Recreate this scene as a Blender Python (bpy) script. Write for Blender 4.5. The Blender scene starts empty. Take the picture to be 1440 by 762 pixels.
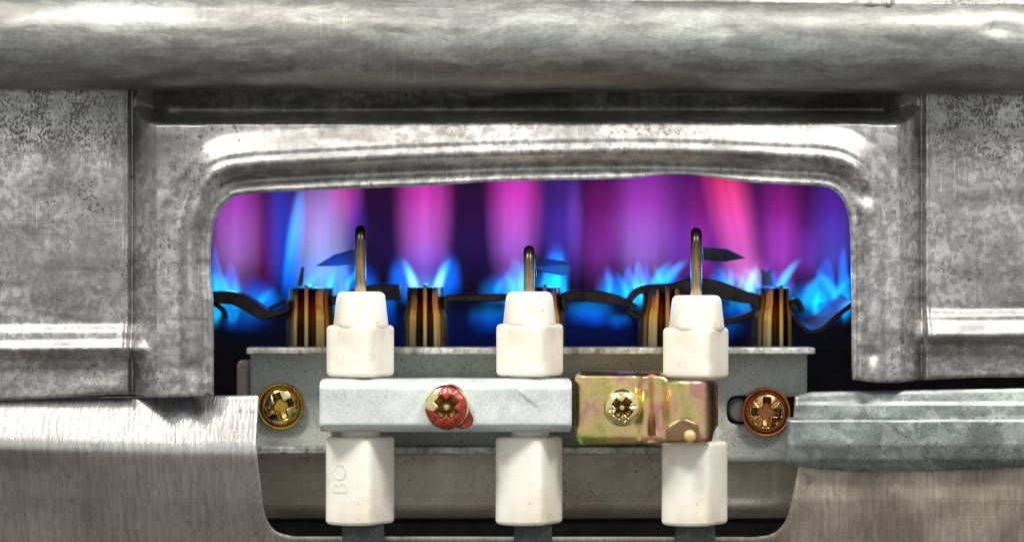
import bpy, math, random
import numpy as np
from mathutils import Vector, Matrix
random.seed(7); rng = np.random.default_rng(7)
C = bpy.context.scene.collection
sc = bpy.context.scene
# ---------------------------------------------------------------- scale: 1 px of the photo = 0.1 mm on the plane Y = 0
S = 1e-4; D = 4000.0; CX, CY = 720.0, 381.0
def P(px, py, d=0.0):
    k = S * (D + d) / D
    return np.array([(px - CX) * k, d * S, (CY - py) * k])
# ---------------------------------------------------------------- camera
cam = bpy.data.objects.new('camera', bpy.data.cameras.new('camera')); C.objects.link(cam); sc.camera = cam
cam.location = (0, -D * S, 0); cam.rotation_euler = (math.radians(90), 0, 0)
cam.data.sensor_width = 36; cam.data.lens = 36 * D / 1440; cam.data.clip_start = 0.01; cam.data.clip_end = 10
cam.data.dof.use_dof = True; cam.data.dof.focus_distance = D * S; cam.data.dof.aperture_fstop = 16
# ---------------------------------------------------------------- world and lamps
w = bpy.data.worlds.new('World'); sc.world = w; w.use_nodes = True
wt = w.node_tree; wt.nodes.clear()
wo = wt.nodes.new('ShaderNodeOutputWorld'); wb = wt.nodes.new('ShaderNodeBackground')
wtc = wt.nodes.new('ShaderNodeTexCoord'); wsx = wt.nodes.new('ShaderNodeSeparateXYZ'); wr = wt.nodes.new('ShaderNodeValToRGB')
wt.links.new(wtc.outputs['Generated'], wsx.inputs[0]); wmr = wt.nodes.new('ShaderNodeMapRange'); wmr.inputs['From Min'].default_value = -1
wt.links.new(wsx.outputs[2], wmr.inputs[0]); wt.links.new(wmr.outputs[0], wr.inputs[0]); we = wr.color_ramp.elements
we[0].position = .12; we[0].color = (.24, .22, .195, 1); we[1].position = .62; we[1].color = (.95, 1, 1, 1)
wt.links.new(wr.outputs[0], wb.inputs['Color']); wb.inputs['Strength'].default_value = 0.80
wt.links.new(wb.outputs[0], wo.inputs[0])
def area(name, loc, target, size, power, col=(1, 1, 1)):
    l = bpy.data.lights.new(name, 'AREA'); l.shape = 'RECTANGLE'; l.size, l.size_y = size; l.energy = power; l.color = col
    o = bpy.data.objects.new(name, l); C.objects.link(o); o.location = loc
    o.rotation_euler = (Vector(target) - Vector(loc)).to_track_quat('-Z', 'Y').to_euler()
area('lamp_left', (-0.20, -0.22, 0.34), (-0.01, 0, 0), (0.10, 0.08), 1.85, (1.0, 0.96, 0.90))
area('lamp_right', (0.19, -0.22, 0.34), (0.01, 0, 0), (0.10, 0.08), 1.65, (1.0, 0.96, 0.90))
sc.view_settings.view_transform = 'Standard'; sc.view_settings.look = 'None'
sc.view_settings.exposure = 0.10; sc.view_settings.gamma = 1.0
sc.cycles.use_denoising = True
sc.cycles.volume_step_rate = 1.0; sc.cycles.max_bounces = 8; sc.cycles.volume_max_steps = 256

# ================================================================ materials
class NT:
    def __init__(s, name):
        s.m = bpy.data.materials.new(name); s.m.use_nodes = True; s.t = s.m.node_tree; s.t.nodes.clear()
        s.out = s.t.nodes.new('ShaderNodeOutputMaterial'); s.tc = s.t.nodes.new('ShaderNodeTexCoord')
    def n(s, typ, props=None, **kw):
        nd = s.t.nodes.new(typ)
        for k, v in (props or {}).items(): setattr(nd, k, v)
        for k, v in kw.items():
            s.set(nd.inputs[int(k[1:])] if k[0] == 'i' and k[1:].isdigit() else nd.inputs[k.replace('_', ' ')], v)
        return nd
    def set(s, inp, v):
        if isinstance(v, bpy.types.NodeSocket): s.t.links.new(v, inp)
        elif isinstance(v, bpy.types.Node): s.t.links.new(v.outputs[0], inp)
        else:
            if isinstance(v, tuple) and len(v) == 3 and inp.type == 'RGBA': v = v + (1,)
            inp.default_value = v
    def obj(s): return s.tc.outputs['Object']
    def map(s, scale, loc=(0, 0, 0), rot=(0, 0, 0)): return s.n('ShaderNodeMapping', Vector=s.obj(), Scale=scale, Location=loc, Rotation=rot).outputs[0]
    def noise(s, vec, scale, detail=5, rough=0.55, dist=0.0): return s.n('ShaderNodeTexNoise', Vector=vec, Scale=scale, Detail=detail, Roughness=rough, Distortion=dist).outputs[0]
    def ramp(s, fac, stops, interp='LINEAR'):
        r = s.n('ShaderNodeValToRGB', Fac=fac); e = r.color_ramp.elements; r.color_ramp.interpolation = interp
        while len(e) < len(stops): e.new(0.5)
        for el, (p, c) in zip(e, stops):
            el.position = p; el.color = (c, c, c, 1) if not isinstance(c, tuple) else (c + (1,) if len(c) == 3 else c)
        return r.outputs[0]
    def mix(s, f, a, b, blend='MIX'):
        nd = s.n('ShaderNodeMix', {'data_type': 'RGBA', 'blend_type': blend}); s.set(nd.inputs[0], f); s.set(nd.inputs[6], a); s.set(nd.inputs[7], b)
        return nd.outputs[2]
    def math(s, op, a, b=0.0, clamp=False):
        nd = s.n('ShaderNodeMath', {'operation': op, 'use_clamp': clamp}); s.set(nd.inputs[0], a); s.set(nd.inputs[1], b); return nd.outputs[0]
    def bump(s, h, dist, strength=1.0, nrm=None):
        b = s.n('ShaderNodeBump', Height=h, Distance=dist, Strength=strength)
        if nrm is not None: s.set(b.inputs['Normal'], nrm)
        return b.outputs[0]
    def finish(s, **kw):
        b = s.n('ShaderNodeBsdfPrincipled')
        for k, v in kw.items(): s.set(b.inputs[k.replace('_', ' ')], v)
        s.t.links.new(b.outputs[0], s.out.inputs[0]); return s.m

def galvanised(name, st3=(1, 1, 1), blot=1.0, corner=False, grit=.4, scr=.0, dark=(.17, .16, .15), mid=(.42, .41, .39), light=(.72, .71, .69), spot=0.5, rough=.38, metal=.85, streak=(40, 40, 40), streak_amt=.35, blotch=420, seed=0.0, speck_amt=.6, bumpd=6e-6, warm=None):
    t = NT(name); o = t.map(st3, (seed, seed * .7, seed * .3))
    big = t.noise(o, 70, 4, .55)
    st = t.noise(t.map(streak, (seed, 0, seed)), 1.0, 6, .6)
    bl = t.noise(o, blotch, 5, .58, .3)
    blm = t.ramp(bl, [(.5 + .12 * (0.5 - spot) - .02, 0.0), (.5 + .12 * (0.5 - spot) + .025, 1.0)])
    bl2 = t.ramp(t.noise(o, blotch * .45, 10, .75, .3), [(.50, 0.0), (.56, 1.0)])
    col = t.mix(t.ramp(t.math('ADD', t.math('MULTIPLY', big, 1 - streak_amt), t.math('MULTIPLY', st, streak_amt)), [(.36, 0.0), (.64, 1.0)]), dark, mid)
    if warm: col = t.mix(t.ramp(t.noise(o, 45, 3, .5), [(.45, 0.0), (.65, 1.0)]), col, warm)
    col = t.mix(t.math('MULTIPLY', t.math('ADD', t.math('MULTIPLY', blm, .45 * blot), t.math('MULTIPLY', bl2, .45 * blot)), t.ramp(big, [(.38, .15), (.60, 1.0)])), col, light)
    sp = t.noise(o, 1900, 3, .5)
    spm = t.math('MULTIPLY', t.ramp(sp, [(.60, 0.0), (.66, 1.0)]), t.ramp(t.noise(o, 110, 3, .5), [(.46, 0.0), (.6, 1.0)]))
    if corner:
        ps = t.n('ShaderNodeSeparateXYZ', Vector=t.n('ShaderNodeNewGeometry').outputs['Position'])
        zone = t.math('MULTIPLY', t.n('ShaderNodeMapRange', Value=ps.outputs[2], From_Min=.0125, From_Max=.0185).outputs[0], t.n('ShaderNodeMapRange', Value=t.math('ABSOLUTE', t.math('SUBTRACT', ps.outputs[0], .002)), From_Min=.0535, From_Max=.0580).outputs[0])
        rust = t.ramp(t.math('ADD', t.math('MULTIPLY', t.noise(t.map((1, 1, .7)), 3000, 4, .6), .62), t.math('MULTIPLY', t.noise(o, 330, 6, .65), .38)), [(.505, 0.0), (.535, 1.0)])
        col = t.mix(t.math('MULTIPLY', t.math('MULTIPLY', rust, zone), .8), col, (.055, .047, .042))
    col = t.mix(t.math('MULTIPLY', spm, speck_amt), col, (.05, .045, .04))
    fine = t.noise(o, 5200, 3, .6)
    col = t.mix(grit, col, t.ramp(fine, [(.3, .15), (.7, .85)]), 'OVERLAY')
    if scr:
        s1 = t.noise(t.map((130, 300, 6500), rot=(0, .5, 0)), 1, 2, .5); s2 = t.noise(t.map((5200, 300, 120), rot=(0, .12, 0)), 1, 2, .5)
        sm = t.ramp(t.math('MAXIMUM', s1, s2), [(.63, 0.0), (.70, 1.0)]); sm = t.math('MULTIPLY', sm, t.ramp(t.noise(o, 130, 3, .5), [(.45, 0.0), (.62, scr)]))
        col = t.mix(sm, col, (.80, .79, .77))
        smud = t.ramp(t.noise(t.map((55, 60, 200), (seed, 0, seed)), 1, 5, .6, .6), [(.50, 0.0), (.66, .65)])
        col = t.mix(smud, col, (.12, .11, .105))
    ro = t.math('ADD', t.math('MULTIPLY', blm, .12), t.math('ADD', rough - .1, t.math('MULTIPLY', fine, .2)))
    h = t.math('ADD', t.math('MULTIPLY', bl, 1.0), t.math('ADD', t.math('MULTIPLY', fine, .25), t.math('MULTIPLY', st, .6)))
    return t.finish(Base_Color=col, Metallic=metal, Roughness=ro, Normal=t.bump(h, bumpd * 6, .8))

M = {}
M['panel'] = galvanised('panel_galvanised', corner=True, blot=.8, grit=.24, scr=.45, bumpd=3e-6, dark=(.22, .213, .207), mid=(.365, .352, .342), light=(.70, .68, .66), spot=.5, rough=.40, streak=(420, 300, 90), seed=.013, blotch=900, speck_amt=.75)
M['tube'] = galvanised('tube_galvanised', st3=(.30, 1, 1), blot=.45, grit=.3, scr=.2, bumpd=3e-6, dark=(.15, .15, .14), mid=(.36, .365, .35), light=(.50, .53, .49), spot=.35, rough=.42, streak=(40, 120, 700), streak_amt=.4, blotch=500, seed=.21, speck_amt=.35, warm=(.19, .17, .14))
M['strip'] = galvanised('strip_galvanised', dark=(.12, .135, .13), mid=(.27, .30, .285), light=(.48, .52, .48), spot=.42, rough=.40, metal=.85, blot=.8, blotch=300, seed=.37, streak=(90, 90, 200))
M['bracket'] = galvanised('bracket_zinc', dark=(.33, .325, .295), mid=(.46, .475, .435), light=(.52, .545, .50), spot=.45, rough=.6, metal=.25, blotch=700, seed=.51, speck_amt=.5, bumpd=2e-6)
M['channel'] = galvanised('channel_steel', dark=(.38, .33, .26), mid=(.58, .51, .42), light=(.64, .60, .52), spot=.4, rough=.55, metal=.4, blotch=500, seed=.61, bumpd=2e-6)
M['lip'] = galvanised('cut_edge_zinc', dark=(.10, .08, .07), mid=(.5, .5, .46), light=(.8, .8, .75), spot=.5, rough=.5, metal=.4, blotch=900, seed=.71, streak=(900, 300, 300), streak_amt=.6)
M['bar'] = galvanised('clamp_zinc_paint', dark=(.50, .54, .52), mid=(.62, .67, .65), light=(.68, .73, .71), spot=.45, rough=.42, metal=.25, blotch=600, seed=.81, speck_amt=.35, bumpd=2e-6)
def brushed(name):
    t = NT(name); o = t.obj()
    warp = t.noise(t.map((90, 90, 90)), 1, 3, .5)
    wv = t.n('ShaderNodeVectorMath', {'operation': 'ADD'}); t.set(wv.inputs[0], t.map((2100, 100, 150), rot=(0, .10, 0)))
    sc_ = t.n('ShaderNodeVectorMath', {'operation': 'SCALE'}); t.set(sc_.inputs[0], t.n('ShaderNodeTexNoise', Vector=t.map((420, 420, 300)), Scale=1.0, Detail=2.0).outputs[1]); t.set(sc_.inputs['Scale'], 2.6)
    t.set(wv.inputs[1], sc_.outputs[0])
    rip = t.noise(wv.outputs[0], 1.0, 3, .5)
    hz = t.noise(t.map((110, 100, 3800)), 1.0, 4, .6)
    big = t.noise(o, 60, 4, .5)
    xr = t.n('ShaderNodeSeparateXYZ', Vector=o).outputs[0]
    right = t.n('ShaderNodeMapRange', Value=xr, From_Min=.015, From_Max=.035).outputs[0]
    c_l = t.mix(t.ramp(big, [(.35, 0.0), (.65, 1.0)]), (.40, .38, .355), (.57, .55, .525))
    c_r = t.mix(t.ramp(t.noise(o, 95, 4, .55), [(.38, 0.0), (.62, 1.0)]), (.22, .185, .145), (.40, .345, .28))
    col = t.mix(right, c_l, c_r)
    spots = t.ramp(t.noise(o, 300, 6, .6), [(.62, 0.0), (.72, 1.0)])
    col = t.mix(t.math('MULTIPLY', spots, .5), col, (.08, .07, .06))
    col = t.mix(.35, col, t.ramp(rip, [(.3, .2), (.7, .8)]), 'OVERLAY')
    col = t.mix(.12, col, t.ramp(hz, [(.3, .2), (.7, .8)]), 'OVERLAY')
    h = t.math('ADD', t.math('MULTIPLY', rip, t.math('SUBTRACT', 1.0, t.math('MULTIPLY', right, .75))), t.math('MULTIPLY', hz, .10))
    return t.finish(Base_Color=col, Metallic=.9, Roughness=t.math('ADD', .27, t.math('MULTIPLY', right, .2)), Normal=t.bump(h, 8e-5, .8))
M['cover'] = brushed('cover_brushed_steel')
def gold(name, stops, rough=.28, sc1=260, seed=0., bump=1.5e-5, metal=1.0):
    t = NT(name); o = t.map((1, 1, 1), (seed, seed, seed))
    nn = t.noise(o, sc1, 4, .55, .8); fine = t.noise(o, 5000, 3, .6)
    col = t.ramp(nn, stops); col = t.mix(.3, col, t.ramp(fine, [(.3, .2), (.7, .8)]), 'OVERLAY')
    return t.finish(Base_Color=col, Metallic=metal, Roughness=rough, Normal=t.bump(t.math('ADD', fine, nn), bump, .6))
M['gold'] = gold('yellow_zinc', [(.30, (.26, .42, .10)), (.40, (.56, .50, .17)), (.50, (.78, .60, .26)), (.58, (.78, .50, .28)), (.64, (.66, .32, .28)), (.72, (.48, .35, .12))], .27, 190)
M['screw_olive'] = gold('screw_yellow_zinc', [(.3, (.30, .34, .10)), (.45, (.55, .45, .16)), (.58, (.72, .62, .34)), (.7, (.5, .22, .06))], .22, 420, .2)
M['screw_bright'] = gold('screw_bright_brass', [(.3, (.55, .5, .2)), (.5, (.85, .75, .42)), (.7, (.6, .5, .15))], .16, 400, .3)
M['screw_copper'] = gold('screw_copper', [(.3, (.45, .22, .08)), (.5, (.70, .45, .20)), (.7, (.62, .30, .14))], .22, 400, .4)
M['recess_shade'] = gold('screw_recess_shade', [(.3, (.10, .06, .02)), (.5, (.30, .19, .06)), (.62, (.55, .38, .12))], .38, 700, .9)  # shade inside the screw recesses, put into a darker amber colour
M['rim_copper'] = gold('washer_copper', [(.3, (.35, .12, .05)), (.6, (.55, .22, .10))], .35, 400, .5)
M['rim_gold'] = gold('washer_amber', [(.3, (.42, .16, .03)), (.5, (.62, .36, .05)), (.7, (.40, .42, .12))], .25, 300, .6)
M['brass'] = gold('brass_pin', [(.3, (.60, .36, .14)), (.7, (.75, .50, .24))], .45, 400, .1, metal=.5)
M['brown_tab'] = gold('brown_lacquer', [(.3, (.13, .075, .035)), (.7, (.24, .14, .07))], .35, 200, .15, metal=.5)
def plain(name, col, rough, metal=0.0, var=.25, sc1=900, bump=1e-5, **kw):
    t = NT(name); nn = t.noise(t.obj(), sc1, 6, .6)
    c = t.mix(t.ramp(nn, [(.35, 0.0), (.65, 1.0)]), tuple(x * (1 - var) for x in col), tuple(min(1, x * (1 + var)) for x in col))
    return t.finish(Base_Color=c, Metallic=metal, Roughness=rough, Normal=t.bump(nn, bump, .6), **kw)
M['paint'] = plain('red_lacquer', (.24, .024, .012), .33, 0, .3, 700, 3e-5)
M['cable'] = plain('black_rubber', (.028, .03, .032), .55, 0, .35, 2600, 2e-5)
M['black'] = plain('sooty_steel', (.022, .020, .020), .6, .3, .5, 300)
M['strip_dark'] = plain('blued_steel', (.034, .026, .03), .42, .8, .4, 500)
M['fin'] = plain('blue_burnished_steel', (.16, .16, .18), .42, .8, .4, 250, 3e-5)
M['blade'] = plain('burnt_electrode_steel', (.06, .055, .07), .4, .8, .4, 500)
def ceramic():
    t = NT('white_ceramic'); o = t.obj()
    big = t.noise(o, 130, 4, .55)
    col = t.mix(t.ramp(big, [(.42, 0.0), (.72, 1.0)]), (.80, .765, .68), (.70, .62, .49))
    col = t.mix(t.ramp(t.noise(o, 210, 6, .65), [(.56, 0.0), (.74, .55)]), col, (.50, .37, .22))
    sp = t.noise(o, 1500, 2, .5)
    col = t.mix(t.ramp(sp, [(.735, 0.0), (.755, .85)]), col, (.10, .06, .04))
    fine = t.noise(o, 900, 4, .6)
    return t.finish(Base_Color=col, Roughness=t.math('ADD', .24, t.math('MULTIPLY', big, .2)), Normal=t.bump(t.math('ADD', fine, big), 2.2e-5, .6), Subsurface_Weight=.18, Subsurface_Radius=(.0008, .0006, .0004), Subsurface_Scale=1.0)
M['ceramic'] = ceramic()
def rodmat():
    t = NT('heat_stained_rod'); z = t.n('ShaderNodeSeparateXYZ', Vector=t.tc.outputs['Generated']).outputs[2]
    g = t.noise(t.map((3500, 3500, 260)), 1, 5, .6)
    c = t.ramp(z, [(.0, (.42, .38, .34)), (.30, (.42, .36, .28)), (.62, (.30, .20, .10)), (.86, (.06, .045, .035)), (1., (.015, .013, .012))])
    c = t.mix(.6, c, t.ramp(g, [(.3, .1), (.7, .9)]), 'OVERLAY')
    return t.finish(Base_Color=c, Metallic=.85, Roughness=.32, Normal=t.bump(g, 2e-5, .6))
M['rod'] = rodmat()
def bronze(name, seed):
    t = NT(name); z = t.n('ShaderNodeSeparateXYZ', Vector=t.obj()).outputs[2]
    dz = t.math('MULTIPLY', t.math('SUBTRACT', t.noise(t.map((700, 300, 120), (seed, 0, 0)), 1, 4, .6), .5), .006)
    f = t.n('ShaderNodeMapRange', Value=t.math('ADD', z, dz), From_Min=0.0, From_Max=.0102).outputs[0]
    c = t.ramp(f, [(.0, (.42, .35, .24)), (.36, (.52, .39, .18)), (.60, (.80, .47, .11)), (.76, (.78, .34, .06)), (.86, (.55, .20, .09)), (.95, (.30, .14, .08)), (1., (.06, .045, .04))])
    g = t.noise(t.map((2600, 500, 120), (seed, 0, 0)), 1, 5, .6)
    c = t.mix(.3, c, t.ramp(g, [(.3, .12), (.7, .88)]), 'OVERLAY')
    return t.finish(Base_Color=c, Metallic=.95, Roughness=.36, Normal=t.bump(g, 2e-5, .7))
M['bronze'] = bronze('heat_tinted_bronze', .1)

# ================================================================ mesh helpers
def link(name, verts, faces, mat, parent=None, origin=None, smooth=True):
    verts = np.asarray(verts, float)
    me = bpy.data.meshes.new(name)
    if parent is not None:
        r = parent
        while r.parent: r = r.parent
        off = np.array(r.location)
    else:
        off = np.array(origin) if origin is not None else np.array([verts[:, 0].mean(), verts[:, 1].mean(), verts[:, 2].min()])
    me.from_pydata((verts - off).tolist(), [], faces if isinstance(faces, list) else faces.tolist())
    me.materials.append(mat)
    if smooth: me.polygons.foreach_set('use_smooth', [True] * len(me.polygons))
    me.update()
    o = bpy.data.objects.new(name, me); C.objects.link(o)
    if parent is not None: o.parent = parent
    else: o.location = off
    return o
def empty(name, loc):
    o = bpy.data.objects.new(name, None); C.objects.link(o); o.location = loc; o.empty_display_size = .002; return o
def tag(o, label, cat, group=None, kind=None):
    if label: o['label'] = label
    if cat: o['category'] = cat
    if group: o['group'] = group
    if kind: o['kind'] = kind
    return o
def fillet(pts, n=7):
    out = []; N = len(pts)
    for i, p in enumerate(pts):
        r = p[2] if len(p) > 2 else 0
        a, b, c = np.array(pts[i - 1][:2], float), np.array(p[:2], float), np.array(pts[(i + 1) % N][:2], float)
        if r <= 0: out.append(b); continue
        u, v = a - b, c - b; lu, lv = np.linalg.norm(u), np.linalg.norm(v); u /= lu; v /= lv
        ang = math.acos(np.clip(u @ v, -1, 1)); tl = min(r / math.tan(ang / 2), lu * .49, lv * .49)
        for k in range(n + 1):
            s = k / n; out.append((1 - s) ** 2 * (b + u * tl) + 2 * s * (1 - s) * b + s * s * (b + v * tl))
    return np.array(out)
def smooth_line(pts, n=8):
    p = np.array(pts, float); out = []
    for i in range(len(p) - 1):
        p0, p1, p2, p3 = p[max(i - 1, 0)], p[i], p[i + 1], p[min(i + 2, len(p) - 1)]
        for k in range(n):
            s = k / n
            out.append(.5 * (2 * p1 + (p2 - p0) * s + (2 * p0 - 5 * p1 + 4 * p2 - p3) * s * s + (3 * p1 - p0 - 3 * p2 + p3) * s ** 3))
    out.append(p[-1]); return np.array(out)
def seg_dist(X, Y, poly, closed=True):
    """distance and nearest point to a polyline"""
    best = np.full(X.shape, 1e18); nx = np.zeros_like(X); ny = np.zeros_like(X)
    n = len(poly)
    for i in range(n if closed else n - 1):
        a, b = poly[i], poly[(i + 1) % n]; ab = b - a; L = ab @ ab
        if L < 1e-9: continue
        s = np.clip(((X - a[0]) * ab[0] + (Y - a[1]) * ab[1]) / L, 0, 1)
        qx, qy = a[0] + s * ab[0], a[1] + s * ab[1]; dd = (X - qx) ** 2 + (Y - qy) ** 2
        m = dd < best; best = np.where(m, dd, best); nx = np.where(m, qx, nx); ny = np.where(m, qy, ny)
    return np.sqrt(best), nx, ny
def inside(X, Y, polys):
    r = np.zeros(X.shape, bool)
    for poly in polys:
        n = len(poly)
        for i in range(n):
            (x0, y0), (x1, y1) = poly[i], poly[(i + 1) % n]
            if y0 == y1: continue
            m = ((y0 > Y) != (y1 > Y)) & (X < (x1 - x0) * (Y - y0) / (y1 - y0) + x0)
            r ^= m
    return r
def vnoise(X, Y, sx, sy, seed=0):
    g = np.random.default_rng(seed).random((64, 64)); x = X / sx; y = Y / sy
    xi = np.floor(x).astype(int); yi = np.floor(y).astype(int); fx = x - xi; fy = y - yi
    fx = fx * fx * (3 - 2 * fx); fy = fy * fy * (3 - 2 * fy)
    G = lambda a, b: g[a % 64, b % 64]
    return (G(xi, yi) * (1 - fx) + G(xi + 1, yi) * fx) * (1 - fy) + (G(xi, yi + 1) * (1 - fx) + G(xi + 1, yi + 1) * fx) * fy - .5
def ss(x, a, b):
    t = np.clip((x - a) / (b - a), 0, 1); return t * t * (3 - 2 * t)
def prof(x, pts, sig=0.0):
    xs, ys = [p[0] for p in pts], [p[1] for p in pts]
    if not sig: return np.interp(x, xs, ys)
    g = np.arange(xs[0], xs[-1] + .25, .5); v = np.interp(g, xs, ys); n = int(sig * 6); kk = np.exp(-.5 * (np.arange(-n, n + 1) * .5 / sig) ** 2); kk /= kk.sum()
    v = np.convolve(np.pad(v, n, mode='edge'), kk, 'valid'); return np.interp(x, g, v)
def sheet(name, mat, polys, hfn, d0, step, thick=8, parent=None, roll=3.0, rollw=5.0, origin=None, mat2=None, mask=None):
    """pressed sheet: outline POLYS (px, even-odd), relief hfn(X, Y) px towards the viewer, base depth d0"""
    allp = np.concatenate(polys); x0, y0 = allp.min(0) - step; x1, y1 = allp.max(0) + step
    nx, ny = int((x1 - x0) / step) + 2, int((y1 - y0) / step) + 2
    gx, gy = np.meshgrid(x0 + np.arange(nx) * step, y0 + np.arange(ny) * step)
    fcx, fcy = gx[:-1, :-1] + step / 2, gy[:-1, :-1] + step / 2
    keep = inside(fcx, fcy, polys)
    idx = np.arange(nx * ny).reshape(ny, nx)
    q = np.stack([idx[:-1, :-1], idx[1:, :-1], idx[1:, 1:], idx[:-1, 1:]], -1)[keep]
    cnt = np.zeros(nx * ny, int); np.add.at(cnt, q.ravel(), 1)
    X, Y = gx.ravel().copy(), gy.ravel().copy()
    bnd = np.where((cnt > 0) & (cnt < 4))[0]
    bd = np.full(len(bnd), 1e18); qx = X[bnd].copy(); qy = Y[bnd].copy()
    for p in polys:
        d_, a_, b_ = seg_dist(X[bnd], Y[bnd], p); m = d_ < bd; bd = np.where(m, d_, bd); qx = np.where(m, a_, qx); qy = np.where(m, b_, qy)
    X[bnd], Y[bnd] = qx, qy
    used = np.where(cnt > 0)[0]; rem = -np.ones(nx * ny, int); rem[used] = np.arange(len(used))
    X, Y = X[used], Y[used]; q = rem[q]
    H = hfn(X, Y)
    if roll:
        dd = np.full(X.shape, 1e9)
        for p in polys: dd = np.minimum(dd, seg_dist(X, Y, p)[0])
        H = H - roll * np.clip(1 - dd / rollw, 0, 1) ** 2
    k = S * (D + d0) / D
    V = np.stack([(X - CX) * k, d0 * S - H * S, (CY - Y) * k], 1); B = V.copy(); B[:, 1] += thick * S
    n = len(V)
    e = np.concatenate([q[:, [0, 1]], q[:, [1, 2]], q[:, [2, 3]], q[:, [3, 0]]]); key = np.sort(e, 1)
    code = key[:, 0].astype(np.int64) * n + key[:, 1]; u, inv, c = np.unique(code, return_inverse=True, return_counts=True)
    be = e[c[inv] == 1]
    bv = np.unique(be); r2 = -np.ones(n, int); r2[bv] = np.arange(len(bv)); m = len(bv)
    verts = np.concatenate([V, B, V[bv], B[bv]])
    walls = np.stack([r2[be[:, 1]] + 2 * n, r2[be[:, 0]] + 2 * n, r2[be[:, 0]] + 2 * n + m, r2[be[:, 1]] + 2 * n + m], 1)
    faces = np.concatenate([q, q[:, ::-1] + n, walls])
    ob = link(name, verts, faces, mat, parent, origin)
    if mat2:
        ob.data.materials.append(mat2); mi = np.zeros(len(faces), np.int32); mi[:len(q)] = mask(X[q].mean(1), Y[q].mean(1)); ob.data.polygons.foreach_set('material_index', mi); ob.data.update()
    return ob
def loft(name, rings, mat, parent=None, caps=True, closed=True, origin=None, smooth=True):
    """rings: arrays (N,3) in world metres"""
    n = len(rings[0]); V = np.concatenate(rings); F = []
    for r in range(len(rings) - 1):
        for i in range(n if closed else n - 1):
            j = (i + 1) % n; F.append([r * n + i, r * n + j, (r + 1) * n + j, (r + 1) * n + i])
    if caps: F.append(list(range(n))[::-1]); F.append([(len(rings) - 1) * n + i for i in range(n)])
    return link(name, V, F, mat, parent, origin, smooth)
def local(cx, cy, d0):
    o = P(cx, cy, d0); k = S * (D + d0) / D
    return lambda a: o + np.stack([a[:, 0] * k, a[:, 1] * k, a[:, 2] * k], 1)     # local px: x right, y away, z up
def lathe(name, profile, mat, cx, cy, d0, parent=None, axis='z', N=48, origin=None):
    """profile [(radius, h)], h up (axis z) or towards the viewer (axis y)"""
    L = local(cx, cy, d0); a = np.linspace(0, 2 * math.pi, N, endpoint=False); rings = []
    for r, h in profile:
        c, s = r * np.cos(a), r * np.sin(a)
        rings.append(L(np.stack([c, s, np.full(N, h)], 1) if axis == 'z' else np.stack([c, np.full(N, -h), s], 1)))
    return loft(name, rings, mat, parent, True, True, origin)
def tube(name, path, radii, mat, parent=None, N=20, origin=None):
    """path in px (x, y, d); radii px"""
    W = np.array([P(*p) for p in path]); rings = []
    up = np.array([0, 1., 0.2]); a = np.linspace(0, 2 * math.pi, N, endpoint=False)
    pu = None
    for i in range(len(W)):
        t = W[min(i + 1, len(W) - 1)] - W[max(i - 1, 0)]; t /= np.linalg.norm(t)
        if pu is None:
            pu = np.array([1., 0, 0]) if abs(t[0]) < .9 else np.array([0, 0, 1.])
        u = pu - t * (pu @ t); u /= np.linalg.norm(u); pu = u; v = np.cross(t, u); r = radii[i] if hasattr(radii, '__len__') else radii
        rings.append(W[i] + (np.outer(np.cos(a), u) + np.outer(np.sin(a), v)) * r * S)
    return loft(name, rings, mat, parent, True, True, origin)
def box(name, x0, y0, x1, y1, da, db, mat, parent=None, bev=1.5, origin=None):
    k = S * (D + da) / D
    X = [(x0 - CX) * k, (x1 - CX) * k]; Z = [(CY - y1) * k, (CY - y0) * k]; Yy = [da * S, db * S]
    o = link(name, [(x, y, z) for z in Z for y in Yy for x in X], [[0, 2, 3, 1], [4, 5, 7, 6], [0, 1, 5, 4], [2, 6, 7, 3], [0, 4, 6, 2], [1, 3, 7, 5]], mat, parent, origin, False)
    if bev:
        b = o.modifiers.new('edge', 'BEVEL'); b.width = bev * S; b.segments = 3
    return o
def ribbon(name, path, da, db, th, mat, parent=None, origin=None, rise=0.0):
    """strip along PATH (px x, y), from depth da to db, thickness th px, rounded edges"""
    p = smooth_line(path, 8); rings = []
    t = np.gradient(p, axis=0); t /= np.linalg.norm(t, axis=1)[:, None]; nrm = np.stack([-t[:, 1], t[:, 0]], 1)
    ths = np.interp(np.linspace(0, 1, len(p)), np.linspace(0, 1, len(th)), th) if hasattr(th, '__len__') else np.full(len(p), th)
    k = S * (D + da) / D
    for (x, y), nn, t_ in zip(p, nrm, ths):
        h = t_ / 2; e_ = min(1.6, h * .6); sec = [(-h, 2), (-h + e_, 0), (h - e_, 0), (h, 2), (h, db - da), (-h, db - da)]
        rings.append(np.array([[(x + nn[0] * s - CX) * k, (da + e) * S, (CY - (y + nn[1] * s) + rise * e / (db - da)) * k] for s, e in sec]))
    return loft(name, rings, mat, parent, True, True, origin, False)

# ================================================================ firebox behind everything
walls_d = (60, 1100)
def quadbox(name, x0, y0, x1, y1, d0, d1, mat):
    return box(name, x0, y0, x1, y1, d0, d1, mat, None, 0)
tag(quadbox('back_wall', -300, -100, 1740, 900, 1100, 1120, M['black']), 'sooty dark back wall of the firebox behind the flames', 'wall', None, 'structure')
tag(quadbox('side_wall', -300, 0, -280, 900, 80, 1095, M['black']), 'dark side wall of the firebox at the left', 'wall', None, 'structure')
tag(quadbox('side_wall', 1720, 0, 1740, 900, 80, 1095, M['black']), 'dark side wall of the firebox at the right', 'wall', None, 'structure')
tag(quadbox('floor', -300, 880, 1740, 900, 190, 1095, M['black']), 'dark floor of the firebox', 'floor', None, 'structure')
tag(quadbox('ceiling', -300, 0, 1740, 20, 80, 1095, M['black']), 'dark ceiling of the firebox', 'ceiling', None, 'structure')

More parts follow.
